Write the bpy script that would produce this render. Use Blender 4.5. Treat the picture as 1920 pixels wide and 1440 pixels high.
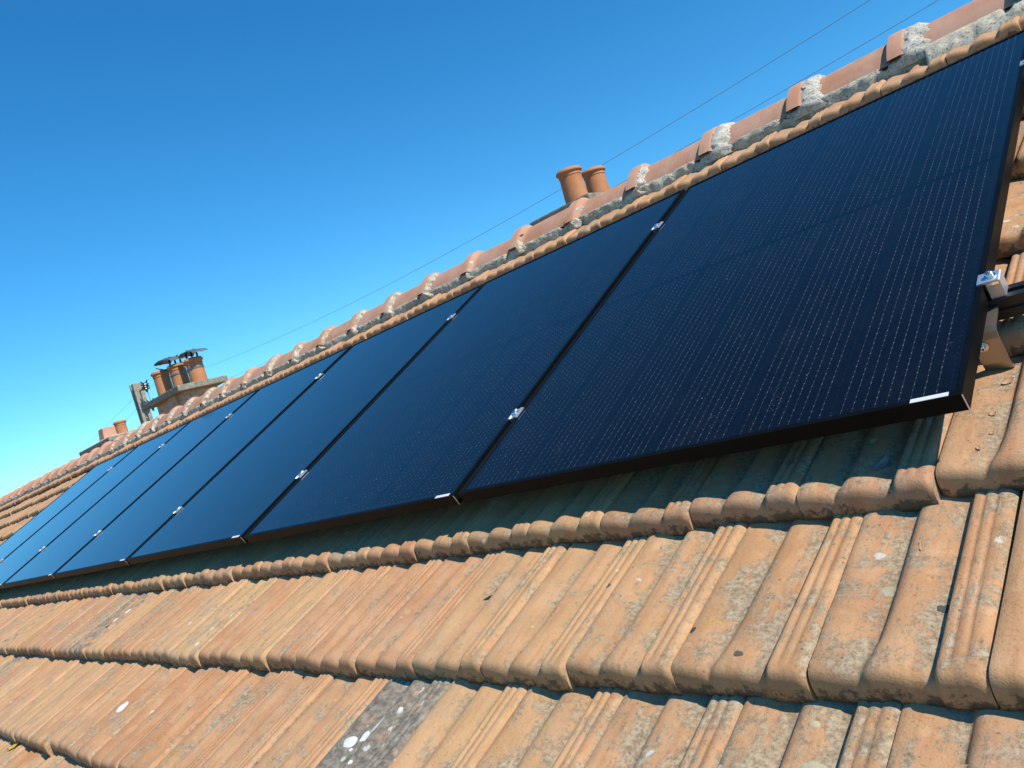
import bpy, math, random
import numpy as np
from mathutils import Matrix, Vector, noise as mnoise

random.seed(7)
rng = np.random.default_rng(7)
scene = bpy.context.scene
COL = scene.collection
for o in list(bpy.data.objects):
    bpy.data.objects.remove(o)

# ------------------------------------------------------------------ frames
PITCH = math.radians(26.0)          # roof pitch
Z0 = 5.2                            # height of the panels' lower edge above the ground
CO, SI = math.cos(PITCH), math.sin(PITCH)
# roof frame: u along the ridge, v up the slope, n out of the slope
ROOF = Matrix.Translation((0, 0, Z0)) @ Matrix.Rotation(PITCH, 4, 'X')


def world(u, v, n):
    return Vector((u, v * CO - n * SI, v * SI + n * CO + Z0))


# ------------------------------------------------------------------ camera
CR = np.array([[0.6782706166065349, 0.4722773368129327, -0.5629414603496615],
               [-0.22059654103720658, -0.5998932526520755, -0.7690677808246943],
               [-0.7009180670593004, 0.6458190168716648, -0.3027072194627789]])
cam_data = bpy.data.cameras.new('camera')
cam = bpy.data.objects.new('camera', cam_data)
COL.objects.link(cam)
cm = Matrix(((CR[0, 0], -CR[1, 0], -CR[2, 0], 0.377015),
             (CR[0, 1], -CR[1, 1], -CR[2, 1], -1.037475),
             (CR[0, 2], -CR[1, 2], -CR[2, 2], 0.720197),
             (0, 0, 0, 1)))
cam.matrix_world = ROOF @ cm
cam_data.sensor_width = 36.0
cam_data.lens = 28.52
cam_data.clip_start = 0.02
cam_data.clip_end = 5000
scene.camera = cam

# ------------------------------------------------------------------ sky and sun
SUN = Vector((1.06, -0.02, 1.16)).normalized()
SUN_EL = math.asin(SUN.z)
SUN_ROT = math.atan2(SUN.x, SUN.y)
w = bpy.data.worlds.new('World')
scene.world = w
w.use_nodes = True
nt = w.node_tree
nt.nodes.clear()
sky = nt.nodes.new('ShaderNodeTexSky')
sky.sky_type = 'NISHITA'
sky.sun_disc = False
sky.sun_elevation = SUN_EL
sky.sun_rotation = SUN_ROT
sky.altitude = 700
sky.air_density = 1.0
sky.dust_density = 0.0
sky.ozone_density = 3.0
hsv = nt.nodes.new('ShaderNodeHueSaturation')
hsv.inputs['Saturation'].default_value = 1.30
hsv.inputs['Hue'].default_value = 0.489
bg = nt.nodes.new('ShaderNodeBackground')
bg.inputs['Strength'].default_value = 0.134
wo = nt.nodes.new('ShaderNodeOutputWorld')
nt.links.new(sky.outputs[0], hsv.inputs['Color'])
tnt = nt.nodes.new('ShaderNodeMix')
tnt.data_type = 'RGBA'
tnt.blend_type = 'MULTIPLY'
tnt.inputs[0].default_value = 1.0
tnt.inputs[7].default_value = (0.62, 0.97, 1.12, 1)
nt.links.new(hsv.outputs[0], tnt.inputs[6])
nt.links.new(tnt.outputs[2], bg.inputs['Color'])
nt.links.new(bg.outputs[0], wo.inputs['Surface'])

sl = bpy.data.lights.new('sun', 'SUN')
sl.energy = 4.8
sl.angle = math.radians(0.5)
sl.color = (1.0, 0.94, 0.85)
so = bpy.data.objects.new('sun', sl)
COL.objects.link(so)
so.rotation_euler = (-SUN).to_track_quat('-Z', 'Y').to_euler()
so.location = (6, -4, 14)

vs = scene.view_settings
vs.view_transform = 'Standard'
vs.look = 'None'
vs.exposure = 0.27
vs.gamma = 1.0
vs.use_curve_mapping = False


# ------------------------------------------------------------------ node helper
class NT:
    def __init__(self, name):
        self.m = bpy.data.materials.new(name)
        self.m.use_nodes = True
        self.t = self.m.node_tree
        self.t.nodes.clear()
        self.out = self.t.nodes.new('ShaderNodeOutputMaterial')
        self.b = self.t.nodes.new('ShaderNodeBsdfPrincipled')
        self.t.links.new(self.b.outputs[0], self.out.inputs['Surface'])

    def set(self, sock, v):
        if isinstance(v, bpy.types.NodeSocket):
            self.t.links.new(v, sock)
        else:
            if isinstance(v, (tuple, list)) and sock.type == 'RGBA' and len(v) == 3:
                v = (*v, 1)
            sock.default_value = v

    def p(self, **kw):
        for k, v in kw.items():
            self.set(self.b.inputs[k.replace('_', ' ')], v)

    def math(self, op, a, b=0.0, c=0.0, clamp=False):
        n = self.t.nodes.new('ShaderNodeMath')
        n.operation = op
        n.use_clamp = clamp
        for i, v in enumerate((a, b, c)):
            self.set(n.inputs[i], v)
        return n.outputs[0]

    def ramp(self, v, lo, hi, a=0.0, b=1.0, smooth=True):
        n = self.t.nodes.new('ShaderNodeMapRange')
        n.interpolation_type = 'SMOOTHSTEP' if smooth else 'LINEAR'
        for k, x in (('Value', v), ('From Min', lo), ('From Max', hi), ('To Min', a), ('To Max', b)):
            self.set(n.inputs[k], x)
        return n.outputs[0]

    def mix(self, f, a, b, mode='MIX'):
        n = self.t.nodes.new('ShaderNodeMix')
        n.data_type = 'RGBA'
        n.blend_type = mode
        self.set(n.inputs[0], f)
        self.set(n.inputs[6], a)
        self.set(n.inputs[7], b)
        return n.outputs[2]

    def noise(self, vec, scale, detail=3.0, rough=0.55, dist=0.0):
        n = self.t.nodes.new('ShaderNodeTexNoise')
        self.set(n.inputs['Vector'], vec)
        self.set(n.inputs['Scale'], scale)
        self.set(n.inputs['Detail'], detail)
        self.set(n.inputs['Roughness'], rough)
        self.set(n.inputs['Distortion'], dist)
        return n.outputs[0]

    def voro(self, vec, scale, feature='F1', out='Distance'):
        n = self.t.nodes.new('ShaderNodeTexVoronoi')
        n.feature = feature
        self.set(n.inputs['Vector'], vec)
        self.set(n.inputs['Scale'], scale)
        return n.outputs[out]

    def attr(self, name, out='Vector'):
        n = self.t.nodes.new('ShaderNodeAttribute')
        n.attribute_name = name
        return n.outputs[out]

    def coord(self, out='Object'):
        return self.t.nodes.new('ShaderNodeTexCoord').outputs[out]

    def sep(self, v):
        n = self.t.nodes.new('ShaderNodeSeparateXYZ')
        self.set(n.inputs[0], v)
        return n.outputs

    def scale(self, v, s):
        n = self.t.nodes.new('ShaderNodeVectorMath')
        n.operation = 'MULTIPLY'
        self.set(n.inputs[0], v)
        n.inputs[1].default_value = s
        return n.outputs[0]

    def bump(self, h, strength=0.3, dist=0.002, normal=None):
        n = self.t.nodes.new('ShaderNodeBump')
        n.inputs['Strength'].default_value = strength
        n.inputs['Distance'].default_value = dist
        self.set(n.inputs['Height'], h)
        if normal is not None:
            self.set(n.inputs['Normal'], normal)
        return n.outputs[0]


# ------------------------------------------------------------------ materials
def mat_terracotta():
    t = NT('terracotta_tile')
    rp = t.attr('rp')
    tint = t.sep(t.attr('tint'))
    aged = t.attr('aged', 'Fac')
    x, y, h = t.sep(rp)
    # tl: local tile coordinates (0..1 across, metres up, profile height in mm)
    lx, ly, lh = t.sep(t.attr('tl'))
    base = t.mix(tint[0], (0.40, 0.176, 0.068), (0.41, 0.203, 0.108))
    base = t.mix(tint[1], base, (0.46, 0.29, 0.132))
    streak = t.noise(t.scale(rp, (55, 5, 5)), 1.0, 4, 0.6)
    cloud = t.noise(rp, 9.0, 5, 0.6)
    base = t.mix(t.ramp(cloud, 0.35, 0.7), base, t.mix(0.6, base, (0.57, 0.32, 0.16)))
    base = t.mix(t.ramp(streak, 0.45, 0.75, 0, 0.65), base, (0.36, 0.148, 0.060))
    c2 = t.noise(rp, 23.0, 5, 0.65)
    base = t.mix(t.ramp(c2, 0.56, 0.75, 0, 0.5), base, (0.60, 0.38, 0.22))
    dirt = t.ramp(t.noise(rp, 6.5, 6, 0.65, 0.6), 0.47, 0.70, 0, 0.6)
    base = t.mix(dirt, base, t.mix(0.5, base, (0.30, 0.235, 0.165)))
    bloom = t.math('MULTIPLY', t.ramp(t.noise(rp, 38.0, 8, 0.75), 0.45, 0.7), t.ramp(t.noise(rp, 330.0, 4, 0.75), 0.40, 0.60))
    top = t.ramp(t.math('ADD', ly, t.math('MULTIPLY', t.noise(rp, 60.0, 5, 0.7), 24.0)), 16.0, 34.0, 0.12, 1.0)
    base = t.mix(t.math('MULTIPLY', t.math('MULTIPLY', bloom, top), 0.28), base, (0.56, 0.44, 0.30))
    # fine grain
    grain = t.noise(rp, 420.0, 3, 0.7)
    base = t.mix(t.ramp(grain, 0.3, 0.75, 0, 0.3), base, t.mix(0.5, base, (0.66, 0.45, 0.27)))
    # lichen: patches of grey-green growth, more where water lies
    l1 = t.noise(rp, 15.0, 9, 0.72, 0.4)
    l2 = t.noise(t.scale(rp, (70, 14, 14)), 1.0, 8, 0.75)
    wet = t.ramp(lh, 0.0, 12.0, 0.05, -0.03)
    lm = t.math('ADD', t.math('MULTIPLY', l1, 0.62), t.math('MULTIPLY', l2, 0.38))
    lm = t.math('ADD', lm, wet)
    lm = t.math('ADD', lm, t.math('MULTIPLY', tint[2], 0.17))
    rib = t.ramp(lx, 0.73, 0.76)
    ribn = t.noise(t.scale(rp, (130, 10, 10)), 1.0, 7, 0.75)
    lm = t.math('ADD', lm, t.math('MULTIPLY', rib, t.math('MULTIPLY', t.math('SUBTRACT', ribn, 0.47), 0.26)))
    seam = t.math('MAXIMUM', t.ramp(lx, 0.0, 0.05, 1, 0), t.ramp(lx, 0.94, 1.0))
    lm = t.math('ADD', lm, t.math('MULTIPLY', seam, t.math('MULTIPLY', t.math('SUBTRACT', t.noise(rp, 45.0, 6, 0.7), 0.42), 0.30)))
    lich = t.ramp(lm, 0.556, 0.65)
    lc = t.mix(t.ramp(t.noise(rp, 120.0, 4, 0.7), 0.35, 0.65), (0.16, 0.14, 0.092), (0.41, 0.36, 0.25))
    lich = t.math('MULTIPLY', lich, top)
    base = t.mix(t.math('MULTIPLY', lich, 0.72), base, lc)
    # darker fine crust inside the lichen
    crust = t.ramp(t.noise(rp, 190.0, 6, 0.8), 0.57, 0.67)
    cm_ = t.math('MULTIPLY', t.math('MULTIPLY', crust, top), t.ramp(lm, 0.55, 0.64))
    base = t.mix(t.math('MULTIPLY', cm_, 0.55), base, (0.095, 0.085, 0.065))
    # aged, grey weathered tiles
    am = t.math('ADD', t.math('MULTIPLY', t.noise(rp, 26.0, 8, 0.7), 1.0), t.math('MULTIPLY', aged, 0.62))
    amask = t.ramp(am, 0.80, 1.0)
    ac = t.mix(t.ramp(t.noise(rp, 60.0, 6, 0.7), 0.35, 0.7), (0.105, 0.098, 0.08), (0.30, 0.275, 0.215))
    base = t.mix(t.math('MULTIPLY', amask, 0.93), base, ac)
    # dots: dark specks everywhere, pale crustose spots on the aged ones
    d1 = t.math('ADD', t.voro(rp, 95.0), t.math('MULTIPLY', t.math('SUBTRACT', t.noise(rp, 260.0, 3, 0.6), 0.5), 0.22))
    dsel = t.noise(rp, 33.0, 3, 0.6)
    dots = t.math('MULTIPLY', t.ramp(d1, 0.16, 0.23, 1, 0), t.ramp(dsel, 0.54, 0.66))
    base = t.mix(t.math('MULTIPLY', dots, 0.7), base, (0.10, 0.095, 0.075))
    d2 = t.voro(rp, 24.0)
    wsel = t.math('ADD', t.noise(rp, 12.0, 3, 0.6), t.math('MULTIPLY', aged, 0.17))
    rag = t.math('ADD', d2, t.math('MULTIPLY', t.noise(rp, 150.0, 3, 0.6), 0.22))
    wd = t.math('MULTIPLY', t.ramp(rag, 0.27, 0.32, 1, 0), t.ramp(wsel, 0.63, 0.67))
    base = t.mix(t.math('MULTIPLY', wd, 0.8), base, (0.56, 0.54, 0.46))
    # moss crust clinging to the lower lip, ragged upper edge
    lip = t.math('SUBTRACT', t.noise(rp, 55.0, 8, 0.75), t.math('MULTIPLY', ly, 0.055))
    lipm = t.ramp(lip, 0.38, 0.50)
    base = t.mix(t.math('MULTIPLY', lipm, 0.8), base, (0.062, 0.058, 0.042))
    # pale dust and grit lodged along the lip of the row above
    dm = t.ramp(t.math('ADD', ly, t.math('MULTIPLY', t.noise(rp, 80.0, 5, 0.7), 26.0)), 353.0, 362.0)
    base = t.mix(t.math('MULTIPLY', dm, 0.45), base, (0.36, 0.31, 0.22))
    # rare yellow lichen
    ym = t.math('MULTIPLY', t.ramp(t.noise(rp, 7.3, 2, 0.5), 0.70, 0.74), t.ramp(t.noise(rp, 85.0, 5, 0.7), 0.48, 0.6))
    base = t.mix(t.math('MULTIPLY', ym, 0.6), base, (0.44, 0.30, 0.07))
    hgt = t.math('ADD', t.math('MULTIPLY', grain, 0.5), t.math('MULTIPLY', t.noise(rp, 110.0, 5, 0.7), 0.8))
    hgt = t.math('ADD', hgt, t.math('MULTIPLY', lich, 0.35))
    hgt = t.math('ADD', hgt, t.math('MULTIPLY', crust, 0.3))
    t.p(Base_Color=base, Roughness=0.9, Normal=t.bump(hgt, 0.75, 0.0018))
    t.b.inputs['Specular IOR Level'].default_value = 0.3
    return t.m


def mat_clay(name, a, b, seed=0.0, stain=0.5, scale=1.0, alt=None):
    t = NT(name)
    P = t.coord()
    oi = t.t.nodes.new('ShaderNodeObjectInfo').outputs['Random']
    if alt:
        a = t.mix(oi, a, alt)
        va = t.t.nodes.new('ShaderNodeVectorMath')
        t.set(va.inputs[0], P)
        t.set(va.inputs[1], t.math('MULTIPLY', oi, 37.0))
        P = va.outputs[0]
    base = t.mix(t.ramp(t.noise(P, 9.0 * scale, 5, 0.6), 0.35, 0.68), a, b)
    base = t.mix(t.ramp(t.noise(P, 45.0 * scale, 6, 0.7), 0.58, 0.72, 0, stain), base, (0.30, 0.24, 0.18))
    base = t.mix(t.ramp(t.noise(P, 180.0, 4, 0.7), 0.60, 0.72, 0, 0.4), base, (0.13, 0.10, 0.07))
    base = t.mix(t.ramp(t.noise(t.scale(P, (40, 6, 6)), 1.0, 6, 0.7), 0.5, 0.72, 0, stain), base, (0.33, 0.17, 0.10))
    base = t.mix(t.ramp(t.noise(P, 26.0, 9, 0.75), 0.60, 0.68, 0, stain), base, (0.34, 0.31, 0.24))
    g = t.noise(P, 260.0, 4, 0.7)
    t.p(Base_Color=base, Roughness=0.84, Normal=t.bump(g, 0.4, 0.0015))
    t.b.inputs['Specular IOR Level'].default_value = 0.3
    return t.m


def mat_mortar(name, light, dark, grit=190.0):
    t = NT(name)
    P = t.coord()
    n1 = t.noise(P, grit, 5, 0.75)
    n2 = t.noise(P, 22.0, 6, 0.65)
    v = t.noise(P, grit * 1.5, 3, 0.6)
    base = t.mix(t.ramp(n2, 0.38, 0.66), light, dark)
    base = t.mix(t.ramp(n1, 0.53, 0.63, 0, 0.85), base, (0.095, 0.088, 0.07))
    base = t.mix(t.ramp(v, 0.60, 0.70, 0, 0.6), base, (0.72, 0.69, 0.62))
    base = t.mix(t.ramp(t.noise(P, 60, 6, 0.75), 0.61, 0.69, 0, 0.75), base, (0.085, 0.086, 0.062))
    hh = t.math('ADD', n1, t.math('MULTIPLY', t.noise(P, 48.0, 5, 0.7), 0.8))
    t.p(Base_Color=base, Roughness=0.95, Normal=t.bump(hh, 0.9, 0.005))
    t.b.inputs['Specular IOR Level'].default_value = 0.2
    return t.m


def mat_simple(name, col, rough=0.5, metal=0.0, grit=0.0, spec=0.5, var=0.0, dirt=None):
    t = NT(name)
    P = t.coord()
    c = col
    if var > 0:
        c = t.mix(t.ramp(t.noise(P, 14.0, 5, 0.65), 0.35, 0.7, 0, 1), col, tuple(x * (1 - var) for x in col))
        if dirt:
            c = t.mix(t.ramp(t.noise(P, 60.0, 6, 0.7), 0.55, 0.7, 0, 0.7), c, dirt)
    kw = dict(Base_Color=c, Roughness=rough, Metallic=metal)
    if grit > 0:
        kw['Normal'] = t.bump(t.noise(P, 220.0, 4, 0.7), grit, 0.002)
    t.p(**kw)
    t.b.inputs['Specular IOR Level'].default_value = spec
    return t.m


PW, PH, PT = 1.134, 1.6685, 0.030       # panel width, height, frame depth
PPITCH = 1.154
LIP = 0.011


def mat_glass():
    """dark half-cut cells seen through lightly textured anti-glare glass"""
    t = NT('solar_glass')
    P = t.coord()
    x, y, z = t.sep(P)
    # ten wires per cell column; six columns
    wx = t.math('MODULO', t.math('ADD', x, 10.0), 0.0182)
    wd = t.math('ABSOLUTE', t.math('SUBTRACT', wx, 0.0091))
    line = t.ramp(wd, 0.00020, 0.00045, 1, 0)
    # solder pads along each wire
    py = t.math('MODULO', t.math('ADD', y, 10.0), 0.0152)
    pd = t.math('ABSOLUTE', t.math('SUBTRACT', py, 0.0076))
    pad = t.math('MULTIPLY', t.ramp(wd, 0.0007, 0.0013, 1, 0), t.ramp(pd, 0.0008, 0.0016, 1, 0))
    # gaps between cells
    cx = t.math('MODULO', t.math('ADD', x, 10.0 * 0.182 + 0.001), 0.182)
    cxg = t.ramp(t.math('ABSOLUTE', t.math('SUBTRACT', cx, 0.001)), 0.0013, 0.0019, 1, 0)
    cy = t.math('MODULO', t.math('ADD', y, 10.0), 0.0905)
    cyg = t.ramp(t.math('ABSOLUTE', t.math('SUBTRACT', cy, 0.001)), 0.0013, 0.0019, 1, 0)
    mid = t.ramp(t.math('ABSOLUTE', y), 0.0075, 0.0085, 1, 0)
    gap = t.math('MAXIMUM', cxg, cyg)
    vary = t.noise(t.scale(P, (1, 1, 1)), 60.0, 5, 0.7)
    cell = t.mix(t.ramp(vary, 0.3, 0.7), (0.0026, 0.0029, 0.0038), (0.0042, 0.0046, 0.0056))
    # patchy visibility: uneven glint of the wires is painted into their colour
    patch = t.ramp(t.noise(t.scale(P, (55, 22, 1)), 1.0, 6, 0.8), 0.34, 0.70, 0.15, 1.0)
    col = t.mix(t.math('MULTIPLY', line, t.math('MULTIPLY', patch, 0.8)), cell, (0.12, 0.12, 0.12))
    col = t.mix(t.math('MULTIPLY', pad, t.math('MULTIPLY', patch, 0.9)), col, (0.20, 0.20, 0.195))
    col = t.mix(gap, col, (0.0035, 0.0045, 0.0065))
    col = t.mix(mid, col, (0.0015, 0.002, 0.003))
    # dust: a thin patchy film and small pale specks
    dn = t.noise(P, 5.0, 7, 0.7)
    film = t.ramp(dn, 0.42, 0.78, 0.0, 0.008)
    col = t.mix(film, col, (0.36, 0.34, 0.30))
    vd = t.voro(P, 62.0)
    sel = t.voro(P, 62.0, 'F1', 'Color')
    sr = t.sep(sel)
    rad = t.math('MULTIPLY', t.ramp(sr[0], 0.93, 1.0), 0.07)
    sp = t.math('LESS_THAN', vd, rad)
    col = t.mix(t.math('MULTIPLY', sp, 0.7), col, (0.55, 0.55, 0.52))
    wm = t.math('MULTIPLY', t.ramp(t.noise(t.scale(P, (9, 3.5, 1)), 1.0, 4, 0.6), 0.60, 0.66),
                t.ramp(t.noise(P, 240.0, 3, 0.7), 0.62, 0.68))
    col = t.mix(t.math('MULTIPLY', wm, 0.2), col, (0.5, 0.5, 0.48))
    rough = t.ramp(dn, 0.3, 0.8, 0.06, 0.12)
    t.p(Base_Color=col, Roughness=rough, IOR=1.52, Specular_Tint=(0.22, 0.30, 0.50))
    t.b.inputs['Specular IOR Level'].default_value = 0.5
    return t.m


M_TILE = mat_terracotta()
M_RIDGE = mat_clay('ridge_clay', (0.45, 0.232, 0.15), (0.49, 0.285, 0.19), stain=0.5, alt=(0.45, 0.205, 0.11))
M_POT = mat_clay('pot_clay', (0.42, 0.165, 0.07), (0.48, 0.215, 0.10), stain=0.35, alt=(0.47, 0.20, 0.09))
M_POT_PALE = mat_clay('pale_pot_clay', (0.50, 0.25, 0.17), (0.52, 0.29, 0.20), stain=0.2)
M_MORTAR = mat_mortar('lime_mortar', (0.60, 0.53, 0.40), (0.44, 0.385, 0.285), 105.0)
M_MORTAR_W = mat_mortar('pale_mortar', (0.60, 0.55, 0.46), (0.45, 0.41, 0.33), 105.0)
M_CONC = mat_mortar('weathered_concrete', (0.29, 0.27, 0.21), (0.17, 0.165, 0.13), 90.0)
M_POLE = mat_mortar('pole_concrete', (0.37, 0.335, 0.27), (0.25, 0.225, 0.175), 70.0)
M_STACK = mat_mortar('render_plaster', (0.45, 0.31, 0.21), (0.52, 0.40, 0.28), 40.0)
M_GLASS = mat_glass()
M_FRAME = mat_simple('black_anodised', (0.0042, 0.005, 0.0052), 0.45, 0.0, 0.0, 0.07, 0.3)
M_RAIL = mat_simple('black_rail', (0.014, 0.014, 0.014), 0.35, 0.0, 0.0, 0.5)
M_ALU = mat_simple('bare_aluminium', (0.74, 0.76, 0.78), 0.40, 0.85, 0.1, 0.5)
M_STEEL = mat_simple('stainless_bolt', (0.72, 0.73, 0.75), 0.2, 1.0)
M_HOOK = mat_simple('stainless_hook', (0.40, 0.33, 0.27), 0.45, 0.9, 0.1)
M_STICK = mat_simple('white_sticker', (0.66, 0.66, 0.67), 0.5)
M_ZINC = mat_simple('zinc_sheet', (0.22, 0.235, 0.26), 0.45, 0.6, 0.2, 0.5, 0.3, (0.22, 0.15, 0.10))
M_RUST = mat_simple('dark_iron', (0.035, 0.03, 0.03), 0.6, 0.2, 0.3, 0.4, 0.3)
M_INS = mat_simple('dark_glass_insulator', (0.018, 0.035, 0.035), 0.18)
M_WIRE = mat_simple('wire', (0.20, 0.22, 0.24), 0.5)
M_LEAF = mat_simple('dry_leaf', (0.42, 0.25, 0.12), 0.7, 0, 0.3, 0.3, 0.4)
M_FLAKE = mat_simple('clay_flake', (0.50, 0.31, 0.18), 0.9, 0, 0.4, 0.2, 0.3)
M_YLEAF = mat_simple('yellow_leaf', (0.52, 0.33, 0.05), 0.7, 0, 0.3, 0.3, 0.2)
M_DLEAF = mat_simple('grey_leaf', (0.26, 0.23, 0.22), 0.7, 0, 0.3, 0.3, 0.3)
M_WALL = mat_mortar('wall_render', (0.55, 0.50, 0.42), (0.48, 0.43, 0.36), 60.0)
M_WOOD = mat_simple('roof_timber', (0.16, 0.10, 0.06), 0.8, 0, 0.3, 0.3, 0.4)


def mat_ground():
    t = NT('ground_grass')
    P = t.coord()
    c = t.mix(t.ramp(t.noise(P, 0.35, 6, 0.6), 0.35, 0.65), (0.055, 0.085, 0.03), (0.12, 0.11, 0.06))
    c = t.mix(t.ramp(t.noise(P, 9.0, 5, 0.7), 0.4, 0.7, 0, 0.6), c, (0.08, 0.10, 0.035))
    t.p(Base_Color=c, Roughness=0.95, Normal=t.bump(t.noise(P, 40.0, 5, 0.7), 0.8, 0.05))
    return t.m


# ------------------------------------------------------------------ mesh helpers
def mesh(name, verts, faces, mat, smooth=False):
    me = bpy.data.meshes.new(name)
    me.from_pydata([tuple(map(float, v)) for v in verts], [], [tuple(int(i) for i in f) for f in faces])
    me.materials.append(mat)
    if smooth:
        me.polygons.foreach_set('use_smooth', [True] * len(me.polygons))
    me.update()
    return me


def link(name, me, parent=None, mw=None):
    o = bpy.data.objects.new(name, me)
    COL.objects.link(o)
    if mw is None:
        mw = Matrix.Identity(4)
    if parent is not None:
        o.parent = parent
        o.matrix_basis = WORLD[parent.name].inverted() @ mw
    else:
        o.matrix_basis = mw
    WORLD[o.name] = mw
    return o


WORLD = {}


def tag(o, label=None, cat=None, group=None, kind=None):
    if label:
        o['label'] = label
    if cat:
        o['category'] = cat
    if group:
        o['group'] = group
    if kind:
        o['kind'] = kind
    return o


class MB:
    """collects boxes, tubes and lathes into one mesh"""

    def __init__(self):
        self.v = []
        self.f = []

    def add(self, vs, fs):
        b = len(self.v)
        self.v += [tuple(x) for x in vs]
        self.f += [tuple(i + b for i in f) for f in fs]

    def box(self, x0, x1, y0, y1, z0, z1, bev=0.0):
        if bev <= 0:
            vs = [(x, y, z) for z in (z0, z1) for y in (y0, y1) for x in (x0, x1)]
            self.add(vs, [(0, 2, 3, 1), (4, 5, 7, 6), (0, 1, 5, 4), (2, 6, 7, 3), (0, 4, 6, 2), (1, 3, 7, 5)])
        else:
            b = bev
            import bmesh
            bm = bmesh.new()
            bmesh.ops.create_cube(bm, size=1.0)
            for q in bm.verts:
                q.co = ((x0 + x1) / 2 + q.co.x * (x1 - x0), (y0 + y1) / 2 + q.co.y * (y1 - y0), (z0 + z1) / 2 + q.co.z * (z1 - z0))
            bmesh.ops.bevel(bm, geom=list(bm.edges), offset=b, segments=2, affect='EDGES', profile=0.6)
            bm.verts.index_update()
            self.add([q.co[:] for q in bm.verts], [[q.index for q in f.verts] for f in bm.faces])
            bm.free()

    def tube(self, pts, r, seg=8, cap=True):
        pts = [Vector(p) for p in pts]
        rs = r if isinstance(r, (list, tuple)) else [r] * len(pts)
        rings = []
        for i, p in enumerate(pts):
            d = (pts[min(i + 1, len(pts) - 1)] - pts[max(i - 1, 0)]).normalized()
            a = d.orthogonal().normalized() if i == 0 else (a - d * a.dot(d)).normalized()
            bb = d.cross(a)
            rings.append([p + (a * math.cos(2 * math.pi * k / seg) + bb * math.sin(2 * math.pi * k / seg)) * rs[i] for k in range(seg)])
        vs = [q for rg in rings for q in rg]
        fs = []
        for i in range(len(pts) - 1):
            for k in range(seg):
                k2 = (k + 1) % seg
                fs.append((i * seg + k, i * seg + k2, (i + 1) * seg + k2, (i + 1) * seg + k))
        if cap:
            fs.append(tuple(range(seg))[::-1])
            fs.append(tuple((len(pts) - 1) * seg + k for k in range(seg)))
        self.add(vs, fs)

    def lathe(self, prof, seg=32, c=(0, 0, 0), wob=0.0):
        vs, fs = [], []
        for i, (r, z) in enumerate(prof):
            for k in range(seg):
                a = 2 * math.pi * k / seg
                rr = r * (1 + wob * math.sin(a * 2 + i * 0.4))
                vs.append((c[0] + rr * math.cos(a), c[1] + rr * math.sin(a), c[2] + z))
        for i in range(len(prof) - 1):
            for k in range(seg):
                k2 = (k + 1) % seg
                fs.append((i * seg + k, i * seg + k2, (i + 1) * seg + k2, (i + 1) * seg + k))
        self.add(vs, fs)

    def prism(self, poly, y0, y1):
        """profile poly in (x, z) extruded along y"""
        n = len(poly)
        vs = [(x, y0, z) for x, z in poly] + [(x, y1, z) for x, z in poly]
        fs = [(i, (i + 1) % n, n + (i + 1) % n, n + i) for i in range(n)]
        fs.append(tuple(range(n))[::-1])
        fs.append(tuple(range(n, 2 * n)))
        self.add(vs, fs)

    def build(self, name, mat, parent=None, mw=None, smooth=False):
        me = mesh(name, self.v, self.f, mat, smooth)
        return link(name, me, parent, mw)


def autosmooth(o, deg=35):
    me = o.data
    me.polygons.foreach_set('use_smooth', [True] * len(me.polygons))
    me.set_sharp_from_angle(angle=math.radians(deg))


# ------------------------------------------------------------------ ground
g = MB()
g.add([(-3000, -3000, 0), (3000, -3000, 0), (3000, 3000, 0), (-3000, 3000, 0)], [(0, 1, 2, 3)])
tag(g.build('ground', mat_ground()), kind='structure')

# ------------------------------------------------------------------ the house
house = bpy.data.objects.new('tiled_house', None)
COL.objects.link(house)
HB = Matrix.Translation((-8.0, 2.04, 0))
house.matrix_basis = HB
WORLD[house.name] = HB
tag(house, 'long house whose weathered orange clay tile roof fills the foreground', 'house')

U_MIN, U_MAX = -19.0, 1.6
TW, GA = 0.2135, 0.3475
V_A = -0.076                      # lip of row 0
VAP, NAP = 2.235, -0.08           # apex of the tiled slopes
K_MIN, K_MAX = -5, 6


def lip_n(v):
    return -0.135 + 0.008 * (v + 0.08) + (0.017 if v > 1.85 else 0.0)


# profile of one interlocking tile: (fraction across, height in mm)
PROF = [(0.0, 10.2), (.02, 12), (.05, 12.9), (.09, 12.8), (.14, 11.5), (.20, 9), (.26, 5.8), (.31, 3.2), (.345, 1.6), (.365, 1.2),
        (.378, 2.0), (.392, 5.2), (.405, 8.6), (.425, 11.6), (.45, 13), (.48, 13), (.52, 11.8), (.57, 9.4), (.62, 6.4), (.66, 4.2), (.69, 2.6),
        (.722, 1.4), (.730, 1.6), (.736, 6), (.742, 11.5), (.752, 14.6), (.768, 15.8), (.785, 15.8), (.80, 14.6), (.812, 12.9), (.824, 14.6), (.838, 15.8),
        (.86, 15.8), (.875, 14.6), (.887, 12.9), (.90, 14.6), (.913, 15.6), (.94, 15.4), (.962, 14.2), (.985, 10.5), (1.0, 6)]
PX = np.array([p[0] for p in PROF])
PZ = np.array([p[1] for p in PROF]) / 1000.0
SMOOTHZ = np.interp(PX, [0.70, .722, .736, .742, .752, .768, .94, .962, .985, 1.0], np.array([2.2, 1.4, 6, 11.5, 14.6, 15.7, 15.4, 14.2, 10.5, 6]) / 1000)
YR = np.array([0.0, 0.0006, 0.0019, 0.0042, 0.0075, 0.0115, 0.016, 0.0215, 0.029, 0.042, 0.068, 0.11, 0.16, 0.22, 0.30, 0.365])
DROP = np.array([-0.040, -0.0310, -0.0220, -0.0138, -0.0077, -0.0039, -0.0017, -0.0005, 0, 0, 0, 0, 0, 0, 0, 0])
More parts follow.
